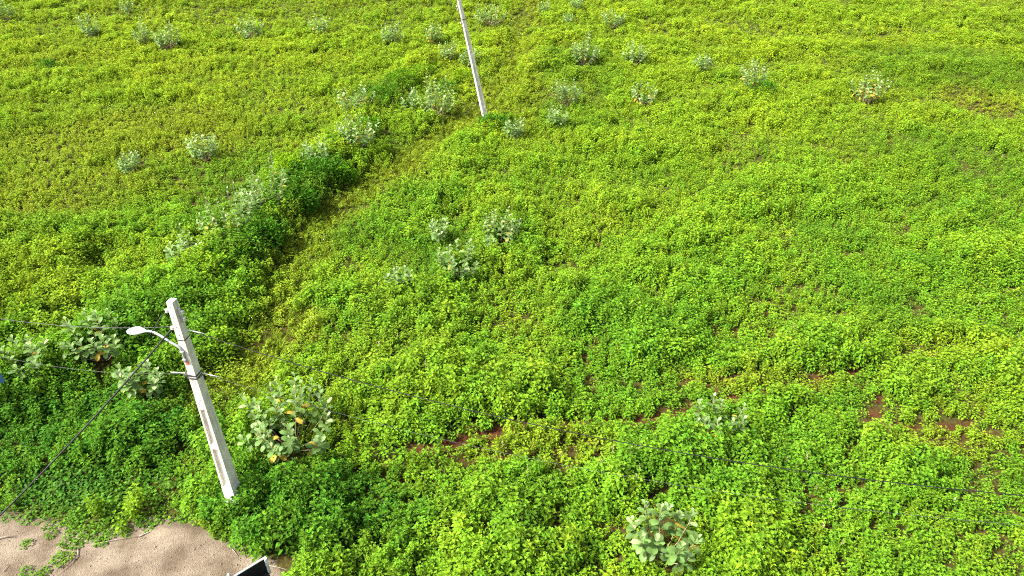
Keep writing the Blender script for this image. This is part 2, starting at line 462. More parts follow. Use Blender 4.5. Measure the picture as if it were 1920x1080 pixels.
g = link('ground', me, None, [M_ground]); tag(g, 'red brown soil under the green weeds of the field', 'ground', kind='structure')

# dirt clearing: a slightly raised sheet with a ragged outline
def dirt_sheet():
    st = 0.12
    xs = np.arange(-17.5, -4.4, st); ys = np.arange(8.0, 14.6, st)
    X, Y = np.meshgrid(xs, ys)
    wx = X + 0.2 * (fbm(X, Y, 0.7, 91) - 0.5); wy = Y - .45 + 0.2 * (fbm(X, Y, 0.7, 92) - 0.5)
    ins = in_poly(wx, wy, CLEAR)
    c = gp(330, 998)
    mound = 0.16 * np.exp(-(((X - c[0] - 0.1) / 0.75) ** 2 + ((Y - c[1]) / 0.22) ** 2))
    rut = 0.05 * (fbm(X, Y, 1.2, 93, 3) - 0.5)
    Z = 0.03 + rut + mound
    Z = np.where(ins, Z, -0.06)
    idx = np.arange(X.size).reshape(X.shape)
    k = ins[:-1, :-1] | ins[:-1, 1:] | ins[1:, 1:] | ins[1:, :-1]
    F = np.stack([idx[:-1, :-1], idx[:-1, 1:], idx[1:, 1:], idx[1:, :-1]], -1)[k]
    used = np.unique(F); mp = np.full(X.size, -1); mp[used] = np.arange(len(used))
    V = np.stack([X.ravel(), Y.ravel(), Z.ravel()], -1)[used]
    return mesh_np('dirt_clearing', V, mp[F], smooth=True)
o = link('dirt_clearing', dirt_sheet(), None, [M_dirt]); tag(o, 'pale beige gravelly dirt clearing in the corner of the field', 'dirt', kind='structure')

# ------------------------------------------------------------------ weeds: prototypes
class Leaves:
    """collects folded leaves (4 triangles as 2 quads' halves) and thin stems"""
    def __init__(s): s.V, s.F, s.lv, s.yg, s.m, s.n = [], [], [], [], [], 0
    def leaf(s, p, d, up, ln, wd, yg=0.0, fold=0.25, lv=None):
        d = d / (np.linalg.norm(d) + 1e-9)
        side = np.cross(d, up); side /= np.linalg.norm(side) + 1e-9
        nrm = np.cross(side, d)
        a = p; m = p + d * ln * 0.5 - nrm * 0.04 * ln; t = p + d * ln - nrm * ln * 0.16
        l = p + d * ln * 0.45 + side * wd * 0.5 + nrm * wd * fold; r = p + d * ln * 0.45 - side * wd * 0.5 + nrm * wd * fold
        k = s.n
        s.V += [a, m, t, l, r]; s.n += 5
        s.F += [[k, k + 1, k + 3], [k + 3, k + 1, k + 2], [k, k + 4, k + 1], [k + 4, k + 2, k + 1]]
        lv = random.random() if lv is None else lv
        s.lv += [lv] * 4; s.yg += [yg] * 4; s.m += [0] * 4
    def simple(s, p, d, up, ln, wd, yg=0.0, lv=None):
        d = d / (np.linalg.norm(d) + 1e-9)
        side = np.cross(d, up); side /= np.linalg.norm(side) + 1e-9
        nrm = np.cross(side, d)
        k = s.n
        s.V += [p, p + d * ln * .5 + side * wd * .5 + nrm * .1 * wd, p + d * ln - nrm * .1 * ln, p + d * ln * .5 - side * wd * .5 + nrm * .1 * wd]; s.n += 4
        s.F += [[k, k + 3, k + 1], [k + 1, k + 3, k + 2]]
        lv = random.random() if lv is None else lv
        s.lv += [lv] * 2; s.yg += [yg] * 2; s.m += [0] * 2
    def stick(s, p, q, r):
        ax = q - p; u = np.cross(ax, [0.3, 0.8, 0.1]); u /= np.linalg.norm(u) + 1e-9
        w = np.cross(ax, u); w /= np.linalg.norm(w) + 1e-9
        k = s.n
        for b, rr in ((p, r), (q, r * .6)):
            for t in range(3): s.V.append(b + rr * (math.cos(2.094 * t) * u + math.sin(2.094 * t) * w))
        s.n += 6
        for t in range(3):
            t2 = (t + 1) % 3
            s.F += [[k + t, k + t2, k + 3 + t2], [k + t, k + 3 + t2, k + 3 + t]]
        s.lv += [.5] * 6; s.yg += [0] * 6; s.m += [1] * 6
    def mesh(s, name, mats):
        me = mesh_np(name, np.array(s.V), np.array(s.F), False, {'lv': s.lv, 'yg': s.yg}, s.m)
        for m in mats: me.materials.append(m)
        return me

U = lambda a, b: random.uniform(a, b)
UP = np.array([0, 0, 1.0])

def broadleaf(height, stems, spread, lsize):
    """upright weed: a few stems, each a cone of drooping leaf whorls closing into a star of young leaves"""
    B = Leaves()
    for i in range(stems):
        az = 6.283 * i / stems + U(-.6, .6); rr = spread * math.sqrt(U(.1, 1)) * (1 if stems > 1 else .2); hh = height * U(.66, 1.08)
        base = np.array([0.3 * rr * math.cos(az), 0.3 * rr * math.sin(az), 0])
        tip = np.array([rr * math.cos(az), rr * math.sin(az), hh])
        B.stick(base, tip, 0.006)
        levels = max(3, int(hh / 0.085))
        levels = min(levels, 7)
        for k in range(levels):
            c = tip + (base - tip) * min(.85, .075 * k / hh)
            n = 5 if k == 0 else random.randint(3, 5)
            a0 = U(0, 6.28)
            for j in range(n):
                a = a0 + 6.283 * j / n + U(-.35, .35)
                el = U(.35, .85) if k == 0 else U(.0, .35) if k == 1 else U(-.65, -.1)
                d = np.array([math.cos(a) * math.cos(el), math.sin(a) * math.cos(el), math.sin(el)])
                ln = lsize * (U(.5, .75) if k == 0 else U(.8, 1.0) if k == 1 else U(.9, 1.25))
                st = .01 if k == 0 else U(.02, .04) + .012 * k
                B.leaf(c + d * st, d, UP + np.array([U(-.3, .3), U(-.3, .3), 0]), ln, ln * U(.5, .7), yg=(U(.6, 1) if k == 0 else U(.2, .7) if k == 1 else U(0, .3)))
    return B

def fineleaf(height, stems):
    B = Leaves()
    for i in range(stems):
        az = U(0, 6.28); rr = .22 * math.sqrt(U(0, 1)); hh = height * U(.6, 1.1)
        base = np.array([.5 * rr * math.cos(az), .5 * rr * math.sin(az), 0]); tip = np.array([rr * math.cos(az), rr * math.sin(az), hh])
        B.stick(base, tip, .005)
        for k in range(9):
            c = base + (tip - base) * (1 - .75 * k / 9)
            for j in range(2):
                a = U(0, 6.28); el = U(-.1, .8)
                d = np.array([math.cos(a) * math.cos(el), math.sin(a) * math.cos(el), math.sin(el)])
                ln = U(.05, .09)
                B.simple(c, d, UP, ln, ln * U(.4, .6), yg=U(.2, 1) if k < 3 else U(0, .4))
    return B

def tuft(height, blades):
    B = Leaves()
    for i in range(blades):
        a = U(0, 6.28); rr = .16 * math.sqrt(U(0, 1)); el = U(.7, 1.45)
        p = np.array([rr * math.cos(a), rr * math.sin(a), 0])
        d = np.array([math.cos(a) * math.cos(el), math.sin(a) * math.cos(el), math.sin(el)])
        q = p + d * height * U(.4, .6); wd = U(.008, .016)
        side = np.cross(d, [math.cos(a + .4), math.sin(a + .4), .2]); side /= np.linalg.norm(side) + 1e-9
        d2 = d + np.array([math.cos(a), math.sin(a), -.5]) * U(.3, .9); d2 /= np.linalg.norm(d2)
        t = q + d2 * height * U(.35, .6)
        k = B.n
        B.V += [p - side * wd, p + side * wd, q + side * wd, q - side * wd, t]; B.n += 5
        B.F += [[k, k + 1, k + 2], [k, k + 2, k + 3], [k + 3, k + 2, k + 4]]
        lv = U(0, 1); B.lv += [lv] * 3; B.yg += [U(0, 1)] * 3; B.m += [0] * 3
    return B

def creeper(rad, n, lift):
    """trailing vine: broad leaves held nearly flat at uneven heights"""
    B = Leaves()
    for i in range(n):
        a = U(0, 6.28); rr = rad * math.sqrt(U(0, 1))
        c = np.array([rr * math.cos(a), rr * math.sin(a), lift * U(.2, 1) * (1.1 - .5 * rr / rad)])
        b = a + U(-1.2, 1.2); el = U(-.5, .25)
        d = np.array([math.cos(b) * math.cos(el), math.sin(b) * math.cos(el), math.sin(el)])
        ln = U(.07, .125)
        B.leaf(c, d, UP + np.array([U(-.45, .45), U(-.45, .45), 0]), ln, ln * U(.75, .95), yg=U(0, .6) ** 2, fold=.12)
    for i in range(4):
        a = U(0, 6.28); B.stick(np.array([0, 0, .02]), np.array([rad * math.cos(a), rad * math.sin(a), lift * .5]), .004)
    return B

def seedhead(height):
    B = Leaves()
    tip = np.array([U(-.06, .06), U(-.06, .06), height])
    B.stick(np.zeros(3), tip, .004)
    for k in range(26):
        f = U(.62, 1.03); a = U(0, 6.28)
        d = np.array([math.cos(a), math.sin(a), .5])
        B.simple(tip * f, d, UP, U(.03, .06), U(.02, .035), yg=U(0, 1))
    return B

def proto(name, builder, mats):
    me = builder.mesh(name, mats)
    return bpy.data.objects.new(name, me)          # not linked: only the scatter uses its mesh

def scatter(name, P, rot, scl, tint, idx, protos, label, cat):
    """one object: a point for each plant, plants placed by geometry nodes"""
    me = bpy.data.meshes.new(name)
    me.vertices.add(len(P)); me.vertices.foreach_set('co', np.asarray(P, np.float32).ravel())
    for n, t, v in (('rot', 'FLOAT_VECTOR', rot), ('scl', 'FLOAT_VECTOR', scl)):
        at = me.attributes.new(n, t, 'POINT'); at.data.foreach_set('vector', np.asarray(v, np.float32).ravel())
    at = me.attributes.new('tint', 'FLOAT_COLOR', 'POINT')
    at.data.foreach_set('color', np.concatenate([tint, np.ones((len(P), 1))], 1).astype(np.float32).ravel())
    at = me.attributes.new('idx', 'INT', 'POINT'); at.data.foreach_set('value', np.asarray(idx, np.int32))
    o = link(name, me)
    ng = bpy.data.node_groups.new(name + '_growth', 'GeometryNodeTree')
    ng.interface.new_socket('Geometry', in_out='INPUT', socket_type='NodeSocketGeometry')
    ng.interface.new_socket('Geometry', in_out='OUTPUT', socket_type='NodeSocketGeometry')
    ns, ln = ng.nodes, ng.links
    gi, go = ns.new('NodeGroupInput'), ns.new('NodeGroupOutput')
    jn = ns.new('GeometryNodeJoinGeometry')
    for p in reversed(protos):
        oi = ns.new('GeometryNodeObjectInfo'); oi.inputs['Object'].default_value = p
        g2 = ns.new('GeometryNodeGeometryToInstance')
        ln.new(oi.outputs['Geometry'], g2.inputs[0]); ln.new(g2.outputs[0], jn.inputs[0])
    ip = ns.new('GeometryNodeInstanceOnPoints'); ip.inputs['Pick Instance'].default_value = True
    def named(n, dt):
        q = ns.new('GeometryNodeInputNamedAttribute'); q.data_type = dt; q.inputs['Name'].default_value = n
        return q.outputs['Attribute']
    er = ns.new('FunctionNodeEulerToRotation')
    ln.new(named('rot', 'FLOAT_VECTOR'), er.inputs[0]); ln.new(er.outputs[0], ip.inputs['Rotation'])
    ln.new(named('scl', 'FLOAT_VECTOR'), ip.inputs['Scale']); ln.new(named('idx', 'INT'), ip.inputs['Instance Index'])
    ln.new(gi.outputs[0], ip.inputs['Points']); ln.new(jn.outputs[0], ip.inputs['Instance']); ln.new(ip.outputs[0], go.inputs[0])
    md = o.modifiers.new('growth', 'NODES'); md.node_group = ng
    tag(o, label, cat, kind='stuff')
    return o

# ------------------------------------------------------------------ where the milkweed shrubs stand
# place in the photograph (root), width there, height in metres, stems, single leaves?
MILK = [
    (548, 842, 190, 1.8, 20, 'largest pale milkweed shrub with dark hollow, right of the lamp pole', True, .16, .22),
    (203, 690, 115, 1.55, 12, 'milkweed shrub with yellow leaves just behind the lamp head', True, .2, .22),
    (70, 722, 95, 1.1, 8, 'pale milkweed shrub nearest the left edge, beside the blue sign', True, .03, .22),
    (274, 748, 90, 1.2, 8, 'milkweed shrub directly left of the lamp pole, below the lamp head', True, .03, .22),
    (940, 462, 90, 1.45, 12, 'round milkweed shrub with dark base in the middle of the field', True, .1, .19),
    (860, 520, 90, 1.5, 9, 'milkweed shrub with bare trunk left below the round central one', True, .15, .19),
    (823, 455, 52, 1.0, 5, 'small milkweed shrub tucked behind the bare trunked central one', False, .05, .18),
    (752, 545, 50, .85, 5, 'small low milkweed plant left of the central pair of shrubs', True, .0, .2),
    (1340, 826, 90, 1.35, 7, 'milkweed shrub with yellow leaf beside the red soil track', True, .2, .2),
    (1240, 1045, 130, 1.35, 9, 'frontmost milkweed shrub with whitish leaves near the bottom edge', True, .12, .23),
    (518, 402, 100, 2.1, 12, 'upper of two milkweed shrubs on the bank left of the path', True, .08, .18),
    (440, 455, 135, 2.0, 12, 'lower, wider milkweed shrub on the bank left of the path', True, .12, .18),
    (670, 222, 75, 1.7, 9, 'milkweed shrub with many yellow leaves at its foot, left of leaning pole', False, .4, .2),
    (672, 292, 92, 1.9, 13, 'tall milkweed shrub with bare brown stems in front of the yellow leaved one', False, .05, .2),
    (818, 218, 82, 2.2, 12, 'tall milkweed shrub just left of the leaning pole foot', False, .04, .2),
    (770, 214, 36, 1.3, 4, 'slender milkweed plant beside the tall shrub left of the leaning pole', False, .04, .2),
    (387, 304, 74, 1.3, 9, 'lone milkweed shrub with a yellow leaf in the olive weeds', False, .12, .2),
    (252, 330, 44, 1.0, 5, 'small dull milkweed plant alone in the olive weeds, upper left', False, .0, .18),
    (172, 72, 48, 1.7, 9, 'milkweed shrub in the far left, left neighbour of the wide pair', False, .0, .22),
    (273, 88, 36, 1.7, 8, 'left half of the wide far milkweed pair, upper left', False, .12, .22),
    (318, 92, 58, 1.9, 12, 'right, fuller half of the wide far milkweed pair, upper left', False, .02, .22),
    (472, 70, 56, 1.4, 8, 'loose far milkweed shrub between the wide pair and the upright one', False, .02, .22),
    (603, 70, 40, 1.9, 8, 'upright far milkweed shrub with yellow leaf, alone near the top', False, .1, .22),
    (736, 84, 50, 1.7, 8, 'grey far milkweed shrub, first of the three left of the leaning pole top', False, .0, .22),
    (814, 86, 40, 1.8, 7, 'far milkweed shrub with yellow leaf, second of three left of the pole top', False, .14, .22),
    (842, 116, 42, 1.5, 7, 'milkweed shrub with yellow leaf touching the leaning pole from the left', False, .14, .2),
    (880, 124, 42, 1.1, 6, 'low milkweed plant right behind the middle of the leaning pole', False, .08, .2),
    (918, 46, 68, 1.9, 12, 'broad dark milkweed shrub right of the leaning pole at the top edge', False, .02, .22),
    (1021, 28, 26, 1.0, 5, 'tiny pale milkweed plant on the far end of the path', False, .0, .22),
    (1080, 22, 34, 1.3, 6, 'far milkweed plant at the top edge right of the path', False, .0, .22),
    (1065, 46, 22, .8, 4, 'smallest milkweed plant right of the path near the top edge', False, .0, .2),
    (1148, 54, 52, 1.5, 9, 'loose yellowish milkweed shrub near the top, right of the path', False, .06, .2),
    (1096, 124, 54, 2.3, 12, 'tall milkweed shrub with dark base, largest right of the path', False, .08, .22),
    (1188, 120, 54, 1.4, 8, 'open whitish milkweed shrub right of the tall dark based one', False, .0, .22),
    (1060, 200, 58, 1.6, 9, 'milkweed shrub with yellow leaves right of the leaning pole foot', False, .22, .2),
    (1042, 244, 42, 1.3, 6, 'narrow milkweed plant below the yellow leaved one right of the pole', False, .04, .2),
    (1206, 196, 56, 1.3, 7, 'milkweed shrub with orange yellow lower leaves, mid right of the path', False, .45, .2),
    (1316, 138, 44, 1.2, 6, 'whitish milkweed plant left neighbour of the dark round bush', False, .08, .22),
    (1408, 168, 58, 1.8, 9, 'milkweed shrub rising behind the dark round bush', False, .3, .22),
    (1622, 194, 70, 1.8, 10, 'rightmost milkweed shrub with white tips and yellow foot', False, .5, .22),
    (966, 264, 44, 1.2, 6, 'milkweed plant below right of the leaning pole foot', False, .0, .2),
    (598, 330, 60, 1.5, 7, 'greenish milkweed shrub between the lime bush and the path', False, .05, .19),
    (352, 505, 70, 1.3, 7, 'milkweed shrub half sunk in the bank left of the pole top', False, .0, .19),
    (480, 425, 60, 1.9, 7, 'milkweed plant filling the gap between the two bank shrubs', False, .1, .18),
    (12, 42, 40, 1.9, 9, 'far milkweed shrub cut by the top left corner', False, .0, .22),
    (241, 24, 34, 1.0, 5, 'faint milkweed plant at the top edge above the wide far pair', False, .0, .2),
]

# ------------------------------------------------------------------ weeds: where each plant stands
def spots():
    out = []
    for y0, y1, st in ((6, 22, .265), (22, 34, .275), (34, 50, .30), (50, 75, .36), (75, 150, .55)):
        w = 1.02 * (0.84 * y1 + 9.4) + 6
        xs = np.arange(-w, w, st); ys = np.arange(y0, y1, st)
        X, Y = np.meshgrid(xs, ys)
        X = X + rng.uniform(-.5, .5, X.shape) * st; Y = Y + rng.uniform(-.5, .5, X.shape) * st
        X, Y = X.ravel(), Y.ravel()
        u, v = pix(X, Y)
        k = (u > -260) & (u < 2180) & (v > -110) & (v < 1330)
        out.append(np.stack([X[k], Y[k]], 1))
    return np.concatenate(out)

P = spots()
x, y = P[:, 0], P[:, 1]
L = lay(x, y)
u01 = rng.random(len(x)); u02 = rng.random(len(x)); u03 = rng.random(len(x))
wx = x + .9 * (fbm(x, y, .8, 91) - .5); wy = y + .9 * (fbm(x, y, .8, 92) - .5)
clear = in_poly(wx, wy, CLEAR)
dclear = np.where(clear, 0, dist_line(wx, wy, CLEAR))
alive = ~clear & (u01 < L['keep'])
for (px, py, w_, *_r) in MILK:
    c = gp(px, py); rr = w_ / ppm(c) * .5
    q = np.hypot(x - c[0], (y - c[1] + .25 * rr)) / rr
    alive &= ~((q < (.55 if w_ / ppm(c) > 1.6 else .35) + .3 * (u03 - .5)) & (u02 < .8))
tq = gp(505, 1088); alive &= np.hypot(x - tq[0], y - tq[1]) > .85 + .5 * (fbm(x, y, .6, 151) - .5)
# a tongue of vine creeping out over the dirt
TONGUE = line([(118, 1000), (140, 1022), (128, 1042), (95, 1062), (60, 1080)])
TONGUE2 = line([(110, 1002), (75, 1018), (40, 1030)])
dt = np.minimum(dist_line(x, y, TONGUE), dist_line(x, y, TONGUE2) + .12)
tongue = clear & (dt < .10 + .22 * fbm(x, y, .5, 95)) & (u01 < .6)

vine_zone = np.maximum((1 - sstep(.3, 1.6, dclear + .8 * (fbm(x, y, 1.2, 96) - .5))) * (1 - .92 * sstep(-10.2, -9.4, x)),
                       np.maximum.reduce([patch_w(x, y, (190, 925, 240, 60), 97), .3 * patch_w(x, y, (620, 1000, 170, 70), 98), .35 * patch_w(x, y, (90, 780, 150, 90), 99)]))
vine_zone *= (1 - L['soil'])
grass_zone = np.clip(L['path'] * sstep(16.5, 20, y), 0, .42)
fine_zone = np.clip(L['olive'] * .9 - grass_zone + .5 * L['far'] * (x < -5), 0, .85)
fine_zone = np.maximum(fine_zone, .06 + .45 * sstep(.56, .68, fbm(x, y, 3.5, 131)))
kind = np.where(tongue | (u02 < vine_zone), 1, np.where(u02 < grass_zone, 2, np.where(u03 < fine_zone, 3, 0)))
alive |= tongue
# trodden-down edge by the shaded foot of the bank
x, y, kind = x[alive], y[alive], kind[alive]
tng = tongue[alive]; dcl = dclear[alive]
L = {k: v[alive] for k, v in L.items()}
n = len(x)
z = land_z(x, y) - .02
z = np.where(tng, .03, z)
rot = np.stack([rng.normal(0, .12, n), rng.normal(0, .12, n), rng.uniform(0, 6.283, n)], 1)

LIME, DEEP, YEL, OLV = np.array([.118, .268, .014]), np.array([.046, .155, .011]), np.array([.245, .355, .014]), np.array([.215, .280, .016])
def mixc(A, B, w): return A * (1 - w[:, None]) + B * w[:, None]
tint = np.tile(LIME, (n, 1))
jit = rng.normal(0, .10, n)
tint = mixc(tint, YEL, np.clip(L['yellow'] + jit, 0, 1))
tint = mixc(tint, DEEP, np.clip(L['dark'] + rng.normal(0, .10, n), 0, 1))
tint = mixc(tint, OLV, np.clip(L['olive'] + rng.normal(0, .10, n), 0, 1))
tint *= rng.uniform(.84, 1.16, (n, 1))
tint[:, 0] *= rng.uniform(.9, 1.1, n)

weed_protos, cls = [], {'low': [], 'mid': [], 'tall': []}
for cl, hh, st, sp, ls, cnt in (('low', .26, 2, .11, .09, 4), ('mid', .52, 3, .16, .108, 5), ('tall', .88, 4, .22, .12, 4)):
    for k in range(cnt):
        cls[cl].append(len(weed_protos))
        weed_protos.append(proto('broadleaf_weed', broadleaf(hh, st, sp, ls), [M_weed, M_stem_weed]))
k = kind == 0
h = L['h'][k] * rng.uniform(.65, 1.3, k.sum())
c3 = np.where(h < .36, 0, np.where(h < .70, 1, 2))
nom = np.array([.26, .52, .88])[c3]
off = np.array([0, 4, 9])[c3]; cnt = np.array([4, 5, 4])[c3]
idx = off + (rng.random(k.sum()) * cnt).astype(int)
farw = 1 + .55 * sstep(40, 85, y[k])
sz = np.clip(h / nom, .55, 1.6)
sxy = np.clip(.55 + .5 * sz, .7, 1.25) * rng.uniform(.78, 1.3, k.sum()) * (.8 + .45 * fbm(x[k], y[k], 2.2, 133)) * farw
scatter('broadleaf_weeds', np.stack([x[k], y[k], z[k]], 1), rot[k], np.stack([sxy, sxy, sz], 1), tint[k], idx, weed_protos,
        'dense bright green broad leaved weeds covering the whole field', 'weeds')

k = kind == 3
fp = [proto('fine_weed', fineleaf(.5, 7), [M_weed, M_stem_weed]) for _ in range(5)]
sz = np.clip(L['h'][k] / .5, .5, 1.3) * rng.uniform(.8, 1.25, k.sum())
sxy = rng.uniform(.9, 1.3, k.sum()) * (1 + .5 * sstep(40, 85, y[k]))
scatter('fine_leaved_weeds', np.stack([x[k], y[k], z[k]], 1), rot[k], np.stack([sxy, sxy, sz], 1), tint[k] * [1.05, 1.0, 1], rng.integers(0, 5, k.sum()), fp,
        'thin yellowish olive weeds with small leaves on brown stems', 'weeds')

k = kind == 2
gpr = [proto('grass_tuft', tuft(.36, 34), [M_grass]) for _ in range(4)]
sz = rng.uniform(.6, 1.25, k.sum())
scatter('path_grass', np.stack([x[k], y[k], z[k]], 1), rot[k], np.stack([sz * 1.25, sz * 1.25, sz], 1), mixc(tint[k], np.array([.16, .21, .02]), np.full(k.sum(), .5)), rng.integers(0, 4, k.sum()), gpr,
        'low yellow olive grass growing along the overgrown path', 'grass')

k = kind == 1
vp = [proto('creeper', creeper(.24, 46, .30), [M_vine, M_stem_weed]) for _ in range(5)]
sz = np.clip(.45 + .5 * dcl[k], .45, 1.5) * rng.uniform(.75, 1.2, k.sum())
sz = np.where(tng[k], .4, sz)
scatter('creeping_vines', np.stack([x[k], y[k], z[k]], 1), rot[k], np.stack([np.clip(sz, .7, 1.15)] * 2 + [sz], 1), mixc(tint[k], DEEP, np.full(k.sum(), .45)), rng.integers(0, 5, k.sum()), vp,
        'dark green trailing vines with broad leaves edging the dirt clearing', 'vines')

fz = np.maximum(np.maximum(patch_w(x, y, (1080, 880, 220, 90), 101), patch_w(x, y, (1560, 960, 300, 110), 102)), .5 * patch_w(x, y, (1240, 850, 60, 40), 103))
k = rng.random(n) < .035 * fz + .002
sp_ = [proto('seed_head', seedhead(.8), [M_flower, M_stem_weed]) for _ in range(4)]
hz = np.clip(L['h'][k] * 1.25 / .8, .4, 1.5)
scatter('seed_heads', np.stack([x[k], y[k], z[k]], 1), rot[k], np.stack([np.ones(k.sum())] * 2 + [hz], 1), np.tile([.34, .33, .14], (k.sum(), 1)) * rng.uniform(.7, 1.2, (k.sum(), 1)), rng.integers(0, 4, k.sum()), sp_,
        'pale cream seed heads standing among the weeds', 'seed heads')
print('plants', n, {q: int((kind == q).sum()) for q in range(4)})

# ------------------------------------------------------------------ milkweed shrubs (large pale leaves on arching stems)
def obovate(cup=.25, curl=.2, rows=5):
    """leaf of unit length along +Y, blade normal +Z"""
    prof = [(0, .10), (.18, .34), (.42, .56), (.66, .66), (.86, .50), (1.0, .06)]
    V, F = [], []
    for t, w in prof:
        zc = -curl * t * t + .06 * math.sin(math.pi * t)
        V += [(-w / 2, t, zc + cup * w * .5), (0, t, zc), (w / 2, t, zc + cup * w * .5)]
    for i in range(len(prof) - 1):
        b = 3 * i
        F += [[b, b + 1, b + 4, b + 3], [b + 1, b + 2, b + 5, b + 4]]
    return np.array(V, float), np.array(F)

LEAF_V = [obovate(c, q) for c, q in ((.22, .10), (.3, .25), (.12, .35), (.4, .05))]
LEAF_MESH = []
for yl in (0, 1):
    for vk in range(4):
        V, F = LEAF_V[vk]
        for lvv in (.15, .5, .85):
            for yg in ((0., .8) if not yl else (0.,)):
                m_ = mesh_np('milkweed_leaf', V, F, True, {'lv': [lvv] * len(F), 'yg': [yg] * len(F)})
                m_.materials.append(M_milk_yellow if yl else M_milk)
                LEAF_MESH.append((yl, yg, m_))

def stem_curves(rad, height, count, r):
    """arching stems from one root: list of point arrays"""
    out = []
    for i in range(count):
        az = 6.283 * (i + r.uniform(-.35, .35)) / count * 1.0 + r.uniform(0, .3)
        reach = rad * math.sqrt(r.uniform(.04, 1.0)); hh = height * r.uniform(.6, 1.0) * (1.1 - .45 * reach / rad)
        pts = []
        for t in np.linspace(0, 1, 6):
            rr = reach * (1 - (1 - t) ** 1.5); zz = hh * (.25 * t + .75 * t ** 1.3)
            pts.append([.06 * math.cos(az) + rr * math.cos(az) + r.uniform(-.02, .02), .06 * math.sin(az) + rr * math.sin(az) + r.uniform(-.02, .02), zz])
        out.append(np.array(pts))
    return out

def stem_leaves(pts, size, r, yellow, pale=.55):
    """(matrix 4x4, size, yellow?, young?) for opposite pairs along a stem, closing into a rosette at the tip"""
    out = []
    seg = np.linalg.norm(np.diff(pts, axis=0), axis=1).sum()
    pairs = max(4, int(seg * .62 / (.072 * size / .2)))
    pairs = max(5, min(pairs, 7))
    a0 = r.uniform(0, 3.14)
    for k in range(pairs):
        f = 1 - (k / pairs) ** .95 * .56
        s = f * (len(pts) - 1); i = min(int(s), len(pts) - 2)
        c = pts[i] + (pts[i + 1] - pts[i]) * (s - i); T = pts[i + 1] - pts[i]; T /= np.linalg.norm(T)
        A = np.cross(T, [.2, .1, 1.0]); A /= np.linalg.norm(A) + 1e-9; Bv = np.cross(T, A)
        for h2 in (0, 1):
            a = a0 + k * 1.571 + h2 * 3.1416 + r.uniform(-.25, .25)
            rad_ = math.cos(a) * A + math.sin(a) * Bv
            op = (1.15, .85, .6, .4, .25, .1, 0, -.1, -.2)[min(k, 8)] + r.uniform(-.15, .15)
            d = rad_ * math.cos(op) + (T * .6 + UP * .4) * math.sin(op); d /= np.linalg.norm(d)
            nrm = T * .5 + UP * .6 - d * ((T * .5 + UP * .6) @ d); nrm /= np.linalg.norm(nrm) + 1e-9
            sd = np.cross(d, nrm)
            ln = size * (.62 if k == 0 else .9 if k == 1 else r.uniform(.95, 1.2))
            M = np.eye(4); M[:3, 0] = sd * ln; M[:3, 1] = d * ln; M[:3, 2] = nrm * ln; M[:3, 3] = c + d * .02
            yl = k >= pairs - 3 and r.random() < yellow
            out.append((M, ln, yl, 1 if k == 0 or (k < 3 and r.random() < pale) else 0))
    return out

def milkweed(px, py, wpx, hgt, stems, label, leaves_single, yellow=.12, size=.2, seed=0):
    r = random.Random(seed)
    b = gp(px, py); b[2] = land_z(np.array([b[0]]), np.array([b[1]]))[0] - .02
    rad = wpx / ppm(b) * .5; hgt = hgt * 1.25 + .55; size = size * 1.18
    t = empty('milkweed_shrub', b, r.uniform(0, 6.28))
    tag(t, label, 'shrub', 'milkweed shrubs scattered over the field')
    curves = stem_curves(max(.2, rad - size * .35), hgt, min(21, stems + 2 if leaves_single else int(stems * 1.5) + 2), r)
    every = []
    for c in curves: every += stem_leaves(c, size, r, yellow, .2 if leaves_single else .55)
    if leaves_single:
        every = every[:296]
        for c in curves: tube('stem', c, np.linspace(.022, .008, len(c)), M_bark, t, 5)
        for M, ln, yl, yg in every:
            if yl: pool = [m for q, g_, m in LEAF_MESH if q == 1]
            else: pool = [m for q, g_, m in LEAF_MESH if q == 0 and (g_ > .5) == bool(yg)]
            o = bpy.data.objects.new('leaf', r.choice(pool)); COL.objects.link(o)
            o.parent = t; o.matrix_local = Matrix(M.tolist())
        return t
    V, F, nv = [], [], 0
    for c in curves:
        v, q, tr = tube_data(c, np.linspace(.022, .008, len(c)), 4, False)
        V.append(v); F.append(q + nv); nv += len(v)
    link('stems', mesh_np('milkweed_stems', np.vstack(V), np.vstack(F), True), t, [M_bark])
    V, F, nv, lv, ygs, mm = [], [], 0, [], [], []
    for M, ln, yl, yg in every:
        v, q = LEAF_V[r.randrange(4)]
        V.append(v @ M[:3, :3].T + M[:3, 3]); F.append(q + nv); nv += len(v)
        lv += [r.random()] * len(q); ygs += [.8 * yg] * len(q); mm += [int(yl)] * len(q)
    o = link('foliage', mesh_np('milkweed_foliage', np.vstack(V), np.vstack(F), True, {'lv': lv, 'yg': ygs}, mm), t, [M_milk, M_milk_yellow])
    o['kind'] = 'stuff'
    return t

for i, (px, py, w, hg, st, lb, single, yl, sz) in enumerate(MILK):
    milkweed(px, py, w, hg, st, lb, single, yl, sz, 100 + i)

